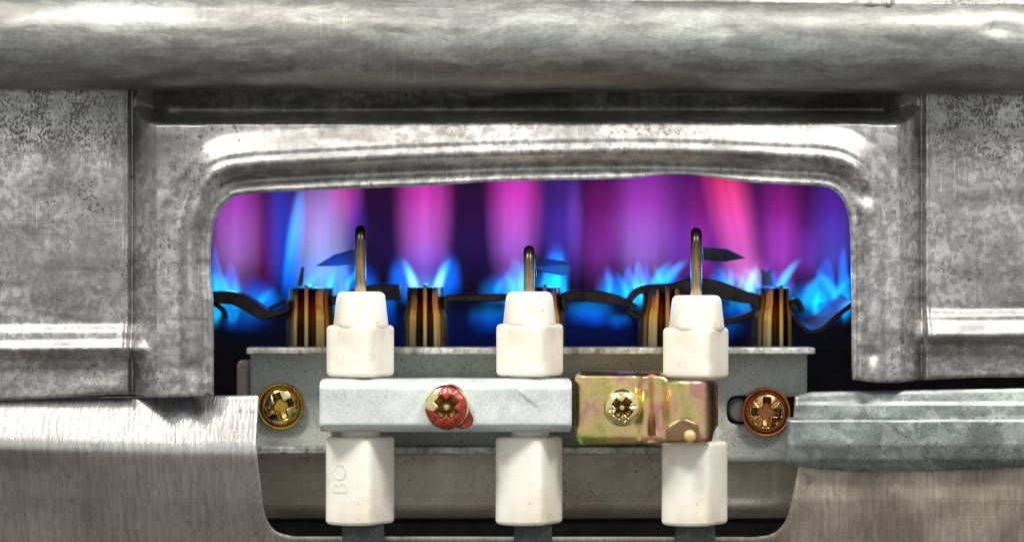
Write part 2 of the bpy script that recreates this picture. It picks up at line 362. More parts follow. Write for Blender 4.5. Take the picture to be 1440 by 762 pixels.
# ================================================================ upper rolled flange
def top_tube():
    nA, nX = 72, 420
    xs = np.linspace(-120, 1560, nX); ang = np.linspace(0, 2 * math.pi, nA, endpoint=False)
    A, X = np.meshgrid(ang, xs); R = 70.0
    dent = vnoise(X, A * 60, 90, 55, 3) * 2.2 + vnoise(X, A * 60, 28, 20, 4) * .9 + vnoise(X, A * 60, 300, 80, 5) * 3
    for (dx, da_, amp, wx, wa) in ((1395, .25, -3.5, 22, .12), (890, .32, 2.5, 30, .1), (1010, .18, -2, 26, .1), (640, -.5, 1.5, 80, .03)):
        dent += amp * np.exp(-((X - dx) / wx) ** 2 - ((A - (math.pi / 2 + 0) - da_) / wa) ** 2)
    r = R + dent
    # front is angle pi/2 ; up is angle 0 offset
    z = r * np.sin(A - math.pi / 2) * 1.0; f = r * np.cos(A - math.pi / 2) * .92
    cy = 56 + (X - 0) * 7.0 / 1440
    d0 = -46; k = S * (D + d0) / D
    V = np.stack([(X - CX) * k, (d0 - f) * S, (CY - cy + z) * k], -1)
    return loft('rolled_flange', list(V), M['tube'])
o = top_tube()
tag(o, 'thick rolled grey metal edge running across the top, blotched and scratched', 'flange')
def f_top(X, Y): return 6 + (Y - 8) * .5 + vnoise(X, Y, 60, 20, 9) * 3 + 6 * np.exp(-((X - 1225) / 14) ** 2) + 6 * np.exp(-((X - 1248) / 7) ** 2)
o = sheet('metal_cover', M['panel'], [np.array([(-120, -60), (1560, -60), (1560, 13), (1240, 11), (700, 3), (-120, 1)], float)], f_top, -84, 4, 10)
tag(o, 'bright metal cover edge lying above the rolled flange at the very top', 'cover')

# ================================================================ pressed front panel with the viewing opening
open_edge = smooth_line([(302, 700), (302, 555), (302, 430), (298, 385), (299, 340), (306, 305), (321, 285), (346, 274), (450, 268), (600, 262), (700, 256), (800, 254), (880, 252),
                         (925, 247), (960, 246), (990, 249), (1050, 257), (1100, 260), (1145, 262), (1168, 267), (1183, 282), (1191, 305), (1194, 340), (1195, 400), (1196, 533), (1196, 700)], 8)
bead_edge = smooth_line([(302, 700), (302, 555), (301, 430), (299, 385), (299, 340), (306, 305), (321, 285), (346, 274), (450, 267), (600, 260), (750, 255), (900, 253), (1020, 256), (1100, 260), (1145, 262), (1168, 267), (1183, 282), (1191, 305), (1195, 340), (1196, 400), (1196, 533), (1196, 700)], 8)
oe = open_edge[(open_edge[:, 1] < 556)]; oe = oe[~((oe[:, 0] > 700) & (oe[:, 1] > 533))]
left_bottom = smooth_line([(-130, 566), (0, 563), (60, 560), (110, 557), (170, 554), (232, 557), (302, 554)], 6)
right_bottom = smooth_line([(1197, 533), (1245, 537), (1300, 534), (1380, 530), (1440, 530), (1570, 527)], 6)
panel_poly = np.concatenate([np.array([(1570, 95), (-130, 95)], float), left_bottom, oe[1:-1], right_bottom])
PO = [(0, 31), (4, 29), (17, 20), (21, 22), (34, 44), (41, 48), (47, 45), (51, 42), (55, 44), (85, 28), (140, 22)]
SD = [(0, 22), (4, 27), (9, 20), (20, 34), (28, 41), (36, 36), (48, 26), (62, 31), (72, 37), (140, 40)]
def h_panel(X, Y):
    d = seg_dist(X, Y, bead_edge, False)[0]
    topness = ss(280 - Y + np.abs(X - 750) * -.0, -20, 30) * ss(np.minimum(X - 270, 1235 - X), -20, 40)
    p = prof(d, PO, 2.0) * topness + prof(d, SD, 2.2) * (1 - topness)
    do_side = np.maximum(226 - X, X - 1256); do_top = (175 + 3 * np.abs(X - 900) / 700 - Y)
    hs = 37 - 40 * np.clip(do_side / 41, 0, 1)
    slope = np.interp(do_side, [-6, 12, 42], [4.2, 2.0, .9])
    ht = 30 - slope * np.clip(do_top, 0, 24 + 14 * ss(do_side, 0, 40))
    ht = np.where(Y < 150, np.maximum(ht, ht * 0 + ht + (150 - Y) * 1.3), ht)
    inner = np.minimum(np.minimum(p, np.where(do_side > -8, hs, 99)), np.where(do_top > -1, ht, 99))
    out = 12 + 5 * np.exp(-((do_side - 45) / 3.5) ** 2)
    t = ss(do_side, 40, 46)
    h = inner * (1 - t) + out * t
    # horizontal beads
    lw = 1 - ss(X, 195, 222)
    h += lw * prof(Y + vnoise(X, Y, 80, 80, 2) * 2, [(0, 0), (456, 0), (466, 8), (478, 9), (488, 17), (491, 17), (505, 2), (520, -3), (700, -3)], 1.8)
    rw = ss(X, 1282, 1306)
    h += rw * prof(Y + vnoise(X, Y, 80, 80, 6) * 2, [(0, 0), (434, 0), (444, 8), (450, 8), (468, 21), (473, 21), (484, 3), (500, -2), (700, -4)], 1.8)
    # dents and pressed bumps
    for x, y, a, wx, wy in ((1207, 312, 7, 9, 22), (1213, 275, -6, 12, 12), (1222, 498, -7, 13, 11), (276, 520, -5, 18, 14), (1205, 420, -4, 9, 50), (215, 200, 3, 16, 30), (150, 380, 1.5, 60, 40), (1380, 330, 1.5, 70, 50), (100, 530, -2, 60, 14), (160, 545, 2.5, 30, 8)):
        h += a * np.exp(-((X - x) / wx) ** 2 - ((Y - y) / wy) ** 2)
    h += vnoise(X, Y, 110, 90, 11) * 4 + vnoise(X, Y, 40, 34, 12) * 1.3 + vnoise(X, Y, 16, 14, 13) * .5
    return h
o = sheet('pressed_panel', M['panel'], [panel_poly], h_panel, -20, 2.0, 7, roll=3, rollw=5)
tag(o, 'pressed grey galvanised panel with spotted tarnish and a wide opening showing the flames', 'panel')

# ================================================================ lower cover plate with U cut-out
lc = np.concatenate([np.array([(-130, 558), (0, 558)], float), fillet([(356, 555), (364, 556, 5), (364, 600)], 5)[1:-1], smooth_line([(364, 632), (368, 680), (371, 715), (378, 738), (390, 750), (412, 756)], 6),
                     smooth_line([(1060, 756), (1082, 752), (1096, 742), (1106, 725), (1114, 690), (1122, 650)], 6), np.array([(1132, 600), (1570, 590), (1570, 860), (-130, 860)], float)])
def h_cover(X, Y):
    Yb = Y - (X - 180) * .02
    h = prof(Yb, [(500, 4), (556, 6), (620, 34), (631, 37), (640, 34), (700, 8), (780, -34), (860, -85)], 2.5)
    h = h - 14 * (np.clip(170 - X, 0, 400) / 170) ** 2 * ss(Y, 628, 660)
    r = ss(X, 1040, 1140)
    hr = prof(Y, [(500, 14), (640, 18), (700, 22), (860, 10)])
    h = h * (1 - r) + hr * r
    return h + vnoise(X, Y, 130, 100, 21) * 5 + vnoise(X, Y, 34, 60, 22) * .8
o = sheet('cover_plate', M['cover'], [lc], h_cover, -4, 3.0, 7, roll=2.5, rollw=4)
tag(o, 'brushed steel cover plate along the bottom with a wide U shaped cutout', 'plate')

# ================================================================ galvanised edge strip at the right
se = empty('edge_strip', P(1300, 662, -30))
tag(se, 'grey green galvanised edging strip under the right side of the panel', 'strip')
def h_s1(X, Y): return prof(Y, [(500, 0), (552, 2), (566, 6), (568, 9), (590, 13)]) + vnoise(X, Y, 60, 20, 31) * 2
sheet('fold', M['strip'], [fillet([(1114, 596), (1118, 556, 6), (1140, 551), (1440, 546), (1570, 543), (1570, 596)])], h_s1, -28, 2.5, 6, se)
def h_s2(X, Y):
    return prof(Y, [(500, 0), (586, 0), (592, 5), (625, 9), (645, 5), (665, -6)]) - 8 * (1 - ss(X, 1100, 1128)) + 1.5 * np.exp(-((X - 1130) / 4) ** 2) + vnoise(X, Y, 70, 30, 32) * 3 + vnoise(X, Y, 24, 18, 33) * 1.2
sheet('fold', M['strip'], [np.concatenate([np.array([(1107, 590), (1110, 587), (1570, 582), (1570, 652)], float), smooth_line([(1440, 657), (1330, 662), (1220, 663), (1160, 660), (1125, 655), (1109, 652), (1107, 649)], 5)])], h_s2, -44, 2.5, 12, se)

# ================================================================ mounting bracket
br = empty('mounting_bracket', P(740, 650, 105))
tag(br, 'long grey zinc mounting bracket carrying the electrode clamps across the opening', 'bracket')
slot = fillet([(1022, 556, 16), (1085, 556, 16), (1085, 597, 16), (1022, 597, 16)], 8)
face = fillet([(352, 488), (1135, 488), (1135, 556, 3), (1106, 558, 2), (1106, 649, 3), (1015, 648), (1013, 640), (352, 640)])
sheet('face_plate', M['bracket'], [face, slot], lambda X, Y: prof(Y, [(0, 0), (600, 0), (625, 6), (640, 16), (652, 18)]) * ss(1016 - X, 0, 6) + vnoise(X, Y, 60, 50, 41) * 1.0, 105, 3.0, 8, br, 2, 4)
box('flange', 346, 489, 1147, 498, 52, 112, M['lip'], br, 2.5)
box('ledge', 358, 628, 932, 638, 62, 120, M['lip'], br, 2)
sheet('end_tab', M['channel'], [fillet([(333, 506, 10), (352, 506), (352, 640), (333, 640)])], lambda X, Y: 0 * X, 125, 4, 6, br)
def h_ch(X, Y): return prof(Y, [(600, 0), (690, 0), (708, 6), (715, 3), (724, -18), (730, -50), (736, -90)]) + vnoise(X, Y, 50, 50, 43)
ch = sheet('channel', M['channel'], [np.array([(340, 600), (1150, 600), (1150, 735), (340, 735)], float)], h_ch, 150, 3, 8, roll=0)
tag(ch, 'dull brown grey steel channel with a rounded lower bend below the bracket', 'channel')
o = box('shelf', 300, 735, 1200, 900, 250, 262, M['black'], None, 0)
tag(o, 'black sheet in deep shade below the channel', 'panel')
# small pipe end behind the slot
o = lathe('guide_pin', [(0.1, 8), (12, 8), (15, 4), (15, -40), (0.1, -40)], M['bracket'], 1040, 577, 128, None, 'y', 32)
tag(o, 'pale metal pin showing inside the slot left of the copper screw', 'pin')

# ================================================================ screws
def dome(r, hmax): return lambda R: hmax * np.sqrt(np.clip(1 - (R / (r * 1.12)) ** 2, 0, 1))
def cross_sdf(x, y, arm, wd, rot):
    c, s = math.cos(rot), math.sin(rot); u, v = np.abs(c * x + s * y), np.abs(-s * x + c * y)
    b = lambda a, q: np.maximum(a - arm, q - wd)
    d1 = np.minimum(b(u, v), b(v, u)); return np.minimum(d1, np.hypot(u, v) - wd * 1.55)
def screw_h(cx, cy, r, hmax, arm, wd, rot, depth, extra=None, tilt=(0, 0)):
    def f(X, Y):
        x, y = X - cx, Y - cy; R = np.hypot(x, y); h = dome(r, hmax)(R)
        sd = cross_sdf(x, y, arm, wd, rot); taper = .30 + .70 * np.clip(1 - R / arm, 0, 1)
        h = h - depth * taper * ss(-sd, -1.0, 1.8)
        if extra:
            for e in extra:
                se_ = cross_sdf(x, y, e[0], e[1], e[2]); h = h - e[3] * ss(-se_, -.8, 1.0)
        return h + tilt[0] * x / r + tilt[1] * y / r
    return f
circle = lambda cx, cy, r, n=64: np.array([(cx + r * math.cos(a), cy + r * math.sin(a)) for a in np.linspace(0, 2 * math.pi, n, endpoint=False)])
def screw(label, cx, cy, d, r, hmax, arm, wd, rot, depth, mat, rim=None, extra=None, tilt=(0, 0)):
    s = empty('screw', P(cx, cy, d)); tag(s, label, 'screw', 'cross head screws on the bracket and clamps')
    hf = screw_h(cx, cy, r, hmax, arm, wd, rot, depth, extra, tilt)
    sheet('head', mat, [circle(cx, cy, r)], hf, d - 6, .7, 16, s, 2.5, 3, None, M['recess_shade'], lambda X, Y: cross_sdf(X - cx, Y - cy, arm - .6, wd - .6, rot) < 0)
    if rim:
        R, m = rim
        lathe('washer', [(r - 3, 3), (r + 1, 4), (R - 3.5, 5), (R - 1.5, 11), (R + .3, 9), (R + .5, 0), (R, -5), (r - 3, -5)], m, cx, cy, d, s, 'y', 64)
    lathe('shank', [(.1, 1), (9, 1), (9, -30), (.1, -30)], mat, cx, cy, d, s, 'y', 24)
    return s, hf
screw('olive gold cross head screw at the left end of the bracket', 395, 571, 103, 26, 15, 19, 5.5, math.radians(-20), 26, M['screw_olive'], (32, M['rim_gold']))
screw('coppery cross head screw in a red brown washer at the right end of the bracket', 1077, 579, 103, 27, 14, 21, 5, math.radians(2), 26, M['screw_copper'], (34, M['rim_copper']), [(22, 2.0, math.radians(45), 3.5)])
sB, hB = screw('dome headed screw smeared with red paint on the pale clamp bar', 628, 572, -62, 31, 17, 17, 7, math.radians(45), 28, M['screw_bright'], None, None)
pp = smooth_line([(636, 540), (648, 546), (656, 560), (661, 577), (666, 588), (664, 596), (660, 600), (650, 603), (640, 600), (632, 605), (620, 602), (606, 592), (597, 577), (599, 572), (612, 574), (616, 560), (618, 548), (628, 541), (636, 540)], 4)[:-1]
def h_paint(X, Y):
    R = np.hypot(X - 628, Y - 572)
    return np.maximum(np.where(R < 32, hB(X, Y) + 6, 0), 0) * ss(34 - R, 0, 6) + 2.2 + vnoise(X, Y, 7, 7, 51) * 2.4
cr = [];
for a in np.linspace(0, 2 * math.pi, 90, endpoint=False):
    for q in np.arange(30, 2, -.5):
        if cross_sdf(np.array(q * math.cos(a)), np.array(q * math.sin(a)), 16.5, 7, math.radians(45)) < 0: break
    cr.append((628 + q * math.cos(a), 572 + q * math.sin(a)))
sheet('red_paint', M['paint'], [pp, np.array(cr)], h_paint, -62, .9, 3, sB, 1.2, 2)
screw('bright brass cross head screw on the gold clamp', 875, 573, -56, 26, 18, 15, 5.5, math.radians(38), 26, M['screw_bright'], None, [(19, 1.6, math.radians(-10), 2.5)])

# ================================================================ pale clamp bar (channel shaped)
cb = empty('clamp_bar', P(627, 610, 0))
tag(cb, 'pale grey clamp bar gripping the left and middle ceramic insulators', 'clamp')
def h_bar(X, Y):
    u = np.abs((Y - 571) / 37.5)
    h = -26 * np.clip((u - .62) / .38, 0, 1) ** 2.4
    h += 1.6 * np.exp(-((X - 735) / 22) ** 2 - ((Y - 565) / 16) ** 2) * np.where((X - 715) * .8 > (Y - 540), 1, -0.3)
    return h + vnoise(X, Y, 45, 30, 61) * 1.8
sheet('web', M['bar'], [fillet([(449, 534, 5), (804, 534, 6), (804, 608, 7), (449, 608, 5)])], h_bar, -62, 2.0, 8, cb, 3, 5)
box('leg', 451, 535, 802, 542, -32, 100, M['bar'], cb, 1.5)
box('leg', 451, 600, 802, 607, -32, 100, M['bar'], cb, 1.5)

# ================================================================ gold clamp
gc = empty('gold_clamp', P(905, 624, 0))
tag(gc, 'yellow passivated clamp plate gripping the right ceramic insulator', 'clamp')
gp = fillet([(809, 530, 2), (815, 522, 4), (928, 524, 3), (938, 534, 2), (1004, 534, 4), (1011, 541, 4), (1011, 598, 3), (1004, 606, 3), (1001, 620, 3), (940, 622), (902, 625), (816, 626, 4), (809, 612, 3)])
def h_gold(X, Y):
    h = prof(X, [(806, -10), (820, 0), (895, 1), (903, 12), (911, 13), (920, 3), (930, 5), (942, 18), (956, 28), (972, 32), (988, 27), (1000, 12), (1006, 0), (1012, -16)], 3.5)
    u = np.clip((530 - Y) / 8, 0, 1) * ss(936 - X, 0, 6); h = h - 16 * u ** 1.5
    l = np.clip((Y - 612) / 13, 0, 1); h = h - 9 * l ** 2
    h += 2.5 * np.exp(-((X - 908) / 8) ** 2 - ((Y - 545) / 10) ** 2)
    return h + vnoise(X, Y, 30, 25, 71) * 1.2
sheet('plate', M['gold'], [gp], h_gold, -50, 1.6, 6, gc, 3, 5)
box('leg', 818, 524, 934, 530, -36, 100, M['gold'], gc, 1.5)
box('leg', 818, 618, 934, 624, -38, 100, M['gold'], gc, 1.5)
tb = fillet([(935, 622), (937, 600, 14), (960, 586, 18), (982, 596, 12), (986, 622)])
sheet('brown_tab', M['brown_tab'], [tb], lambda X, Y: 3 + 0 * X, -90, 1.6, 5, gc, 2, 4)
lathe('rivet', [(.1, 9), (5, 9), (8, 7), (9, 2), (9, -8), (.1, -8)], M['brass'], 970, 613, -95, gc, 'y', 24)

# ================================================================ electrodes with ceramic insulators
def square_ring(half, phi, n=64, p=7.0):
    """two-facet square section with rounded corners; half = half the visible width"""
    a = np.linspace(0, 2 * math.pi, n, endpoint=False)
    # rounded square, sampled in polar form (superellipse), corner pointing at the viewer turned by phi
    q = a - math.pi / 4; r = (np.abs(np.cos(q)) ** p + np.abs(np.sin(q)) ** p) ** (-1 / p)
    x, y = r * np.sin(a + phi), -r * np.cos(a + phi); s = half / x.max()
    return x * s, y * s
def insulator_body(name, cx, half, y0, y1, phi, parent, wav=0.0):
    x, y = square_ring(half, phi); cy = (y0 + y1) / 2; hh = (y1 - y0) / 2; L = local(cx, cy, 0); rings = []
    for z, ins in [(-hh, 26), (-hh, 7), (-hh + .7, 4), (-hh + 2.2, 1.6), (-hh + 5, .2)] + [(-hh + 6 + (2 * hh - 12) * t, 0) for t in np.linspace(0, 1, 8)] + [(hh - 5, .2), (hh - 2.2, 1.6), (hh - .7, 4), (hh, 7), (hh, 26)]:
        f = (half - ins) / half
        rings.append(L(np.stack([x * f, y * f, np.full(len(x), z) + wav * np.sin(x / half * 3) * (z < 0)], 1)))
    return loft(name, rings[::1], M['ceramic'], parent)
def electrode(label, cx, x0, x1, yt, yb, ctop, cr, ly0, ly1, lx0, lx1, rodx, rtop, phi, cab, bend, blade, letters=False):
    e = empty('electrode', P(cx, ly1, 0)); tag(e, label, 'electrode', 'electrodes with white ceramic insulators')
    half = (x1 - x0) / 2; c = (x0 + x1) / 2
    insulator_body('insulator', c, half, yt, yb, phi, e)
    yy = lambda v: -(v - yt)
    lathe('ceramic_cone', [(.1, yy(ctop)), (cr - 9, yy(ctop)), (cr - 4, yy(ctop + 1.2)), (cr - 1, yy(ctop + 5)), (cr + .5, yy(ctop + 12)), (cr + 4, yy(yt - 2)), (cr + 4.3, yy(yt + 2)), (cr + 1.5, yy(yt + 6.5)), (cr - 8, yy(yt + 10)), (.1, yy(yt + 10))], M['ceramic'], rodx + .5, yt, 0, e)
    lathe('ceramic_neck', [(28, 0), (28, -(ly0 - yb) - 4)], M['ceramic'], c, yb - 2, 0, e)
    lc_ = (lx0 + lx1) / 2
    lb = insulator_body('insulator', lc_, (lx1 - lx0) / 2, ly0, ly1, phi, e, .8)
    # rod: straight up, bent away from the viewer into a flat pointed blade
    path = [(rodx, yt, 0), (rodx, rtop + 60, 0), (rodx, rtop + 26, 0)] + [(rodx, rtop + 26 - 18 * math.sin(a), 18 * (1 - math.cos(a))) for a in np.linspace(.2, math.pi / 2, 6)]
    tube('rod', path + [(rodx, rtop + 12, 60), (rodx + bend * 2, rtop + 30, 90), (rodx + bend * 3, rtop + 45, 96)], 8, M['rod'], e)
    bl = np.array(blade, float)
    F = []; n = len(bl); V = []
    for off in (0, 9):
        for x, y, d in bl: V.append(P(x, y, d + off))
    F = [list(range(n)), list(range(2 * n - 1, n - 1, -1))] + [[i, i + n, (i + 1) % n + n, (i + 1) % n] for i in range(n)]
    link('blade', V, F, M['blade'], e, smooth=False)
    cx0, cx1 = cab
    L = local((cx0 + cx1) / 2, ly1, 0); hw = (cx1 - cx0) / 2; a = np.arange(8) * math.pi / 4 + math.pi / 8
    rings = []
    for z, f in ((6, .9), (-6, 1.0), (-60, 1.02), (-160, 1.0)):
        rings.append(L(np.stack([hw * f * np.cos(a) / math.cos(math.pi / 8), hw * f * np.sin(a), np.full(8, z) + (3 * np.cos(a * 2) if z == -6 else 0)], 1)))
    loft('cable', rings, M['cable'], e, smooth=False)
    if letters:
        cu = bpy.data.curves.new('embossed_letters', 'FONT'); cu.body = 'BO'; cu.size = 33 * S; cu.extrude = .1 * S; cu.bevel_depth = .45 * S; cu.bevel_resolution = 2; cu.align_x = 'CENTER'; cu.align_y = 'CENTER'
        cu.materials.append(M['ceramic'])
        tmp = bpy.data.objects.new('embossed_letters', cu); lm = bpy.data.meshes.new_from_object(tmp); bpy.data.objects.remove(tmp)
        t = bpy.data.objects.new('embossed_letters', lm); C.objects.link(t); t.parent = lb
        tx, ty = square_ring((lx1 - lx0) / 2, phi)
        # left facet plane: between the leftmost corner and the front corner
        i0, i1 = tx.argmin(), ty.argmin(); p0, p1 = np.array([tx[i0], ty[i0]]), np.array([tx[i1], ty[i1]])
        u = (p1 - p0) / np.linalg.norm(p1 - p0); nrm = np.array([u[1], -u[0]]);
        if nrm[1] > 0: nrm = -nrm
        xt = (481 - lc_); sc_ = (xt - p0[0]) / (p1[0] - p0[0]); q = p0 + (p1 - p0) * sc_
        # facet bulge of the rounded section: push out to the real surface
        best = ((tx - q[0]) ** 2 + (ty - q[1]) ** 2).argmin(); q = np.array([tx[best], ty[best]])
        base = P(lc_, 670, 0) + np.array([q[0], q[1], 0]) * S - np.array(e.location)
        X_ = Vector((0, 0, 1)); Z_ = Vector((nrm[0], nrm[1], 0)); Y_ = Z_.cross(X_)
        t.matrix_local = Matrix.Translation(Vector(base)) @ Matrix((X_, Y_, Z_)).transposed().to_4x4()
    return e
PH = math.radians(15)
electrode('white ceramic electrode embossed BO at the left end of the pale clamp bar', 507, 460, 553.5, 457, 529, 410, 34.5, 613, 736, 459, 554, 507, 317, PH, (482, 540), -1,
          [(507, 348, 92), (507, 370, 92), (474, 374, 130), (443, 374.5, 160), (470, 358, 130)], True)
electrode('white ceramic electrode at the right end of the pale clamp bar with the shortest rod', 745, 698, 792, 455, 528, 410, 33, 613, 736, 697, 791, 744, 345, math.radians(17), (723, 776), 1,
          [(746, 352, 92), (760, 362, 100), (792, 367, 150), (800, 372, 160), (800, 384, 160), (792, 388, 150), (760, 382, 100), (746, 376, 92)])
electrode('white ceramic electrode held by the gold clamp with a pointed tip turned right', 978, 932, 1025, 460, 532, 415, 35, 620, 737, 930, 1023.5, 979, 320, math.radians(15), (950, 1005), 1,
          [(980, 347, 92), (1022, 350, 130), (1049, 363, 160), (1020, 368, 130), (980, 366, 92)])

# ================================================================ burner blades seen end on
def burner(label, x0, x1, xb0, xb1, ytop, seam, ybot=505, d=165):
    cx = (xb0 + xb1) / 2; b = empty('burner', P(cx, ybot, d)); tag(b, label, 'burner', 'burner blades in a row')
    k = S * (D + d) / D; ysh = 440
    def ringset(pts, top0, top1, bot0, bot1):
        rings = []
        for y in (ybot, 470, 449, 445, 436, 427, 423, 412, ytop + 2, ytop):
            t = np.interp(y, [ytop, 428, 446, ybot], [0, .15, .72, 1.0])
            a0, a1 = top0 + (bot0 - top0) * t, top1 + (bot1 - top1) * t
            pinch = .75 + .25 * ss(np.array(abs(y - 440.)), 0, 14)
            rings.append(np.array([[(a0 + (a1 - a0) * u - CX) * k, (d + v * (pinch if v < 0 else 1)) * S, (CY - y) * k] for u, v in pts]))
        return rings
    # flutes of one half shell, u from outer edge to seam, v depth offset (negative = to the viewer)
    shell = [(0, 60), (0, 22), (.05, 12), (.16, 4), (.28, 0), (.34, -6), (.66, -9), (.72, -3), (.80, 6), (1, 18), (1, 60)]
    sh = smooth_line([(p[0], p[1]) for p in shell], 2)
    loft('shell', ringset(sh, x0, seam - 3.2, xb0, seam - 3.6), M['bronze'], b, smooth=False)
    loft('shell', ringset(sh, x1, seam + 3.2, xb1, seam + 3.6), M['bronze'], b, smooth=False)
    V = []
    box('seam_flange', seam - 2.8, ytop - 4, seam + 2.8, ybot, d - 22, d + 60, M['bronze'], b, 1.2)
    # long fin running back into the firebox
    kx = lambda x, dd: (x - CX) * S * (D + d) / D
    m0, m1 = x0 + 6, x1 - 6
    box('burner_bar', m0, ytop + 10, m1, ybot + 60, d + 62, d + 640, M['fin'], b, 2)
    return b
burner('heat stained burner blade end between the opening edge and the left insulator', 404, 465, 400, 468, 405, 430.5)
burner('heat stained burner blade end standing clear between the left and middle insulators', 572, 622, 566, 630, 404, 597.5)
burner('heat stained burner blade end mostly hidden by the middle insulator', 738, 788, 732, 797, 404, 766)
burner('heat stained burner blade end peeping out left of the right insulator', 907, 962, 898, 968, 406, 939)
burner('heat stained burner blade end between the right insulator and the opening edge', 1068, 1112, 1060, 1118, 405, 1099)

# ================================================================ dark crossover strips between burners
RISE = {'dark curled str': 13}; RISE = {k[:14]: v for k, v in RISE.items()}
def cross_strip(label, paths):
    x, y = paths[0][0][0]; s = empty('crossover_strip', P(x, y, 150)); tag(s, label, 'strip', 'dark crossover strips between the burners')
    for i, (path, da, db, th) in enumerate(paths): ribbon('band' if i == 0 else 'hook', path, da, db, th, M['strip_dark'], s, None, RISE.get(label[:14], 0) if i == 0 else 0)
cross_strip('dark wavy strip dipping towards the leftmost burner', [([(280, 419), (305, 418), (330, 420), (350, 430), (370, 442), (385, 441), (402, 436), (404, 428), (398, 423)], 150, 230, [14, 18, 19, 18, 11, 8, 6, 5]), ([(398, 423), (390, 428), (378, 434)], 150, 180, 5), ([(296, 425), (312, 436), (316, 448)], 165, 200, 5)])
cross_strip('dark strip ending behind the left insulator, right of the rod', [([(466, 424), (490, 417), (520, 411), (548, 411), (562, 411)], 170, 300, [12, 16, 20, 22, 22])])
cross_strip('thin dark strip running level towards the middle insulator', [([(627, 434), (627, 422), (634, 419), (670, 419), (715, 418), (738, 418)], 165, 240, [7, 8, 10, 11, 10, 9])])
cross_strip('dark strip curving down from the middle insulator', [([(795, 437), (793, 420), (800, 416), (840, 417), (870, 423), (896, 431)], 165, 260, [5, 9, 14, 17, 15, 4]), ([(880, 432), (890, 442), (902, 446)], 190, 230, 9)])
cross_strip('dark peaked strip rising behind the right insulator', [([(880, 432), (892, 414), (905, 407), (945, 406), (975, 402), (1010, 407), (1045, 417), (1062, 421), (1064, 436)], 172, 230, [6, 10, 12, 16, 24, 24, 18, 14, 6]), ([(1005, 455), (1035, 450), (1062, 440)], 200, 260, 8)])
cross_strip('dark curled strip at the right end of the opening', [([(1117, 446), (1124, 456), (1140, 467), (1158, 462), (1178, 444), (1200, 427)], 160, 330, 7), ([(1113, 434), (1116, 424), (1123, 424), (1129, 438)], 165, 200, 7), ([(1150, 430), (1180, 424), (1200, 424)], 300, 380, 8)])
# small flags standing in the flames
for lab, pts, d in (('dark sliver of metal leaning in the flame above the leftmost burner', [(418, 402), (424, 375), (428, 376), (426, 402)], 210), ('small dark notched tab in the flame above the rightmost burner', [(1071, 402), (1070, 378), (1078, 382), (1086, 376), (1088, 402)], 240)):
    V = [P(x, y, d + q) for q in (0, 10) for x, y in pts]; n = len(pts)
    o = link('igniter_tab', V, [list(range(n)), list(range(2 * n - 1, n - 1, -1))] + [[i, i + n, (i + 1) % n + n, (i + 1) % n] for i in range(n)], M['blade'], smooth=False); tag(o, lab, 'tab', 'small metal tabs in the flames')

# ================================================================ flames: glowing gas volumes
def unit_mesh():
    me = bpy.data.meshes.new('flame_body'); V = []; F = []; n, m = 24, 16
    V.append((0, 0, -1))
    for j in range(1, m):
        a = -math.pi / 2 + math.pi * j / m
        for i in range(n): V.append((math.cos(a) * math.cos(2 * math.pi * i / n), math.cos(a) * math.sin(2 * math.pi * i / n), math.sin(a)))
    V.append((0, 0, 1)); top = len(V) - 1
    for i in range(n):
        F.append((0, 1 + (i + 1) % n, 1 + i)); F.append((top, 1 + (m - 2) * n + i, 1 + (m - 2) * n + (i + 1) % n))
        for j in range(m - 2):
            a = 1 + j * n; F.append((a + i, a + (i + 1) % n, a + n + (i + 1) % n, a + n + i))
    me.from_pydata(V, [], F); me.update(); return me
UM = unit_mesh()
L_ = lambda r, g, b: tuple(((c / 255 + .055) / 1.055) ** 2.4 if c > 10 else c / 255 / 12.92 for c in (r, g, b))
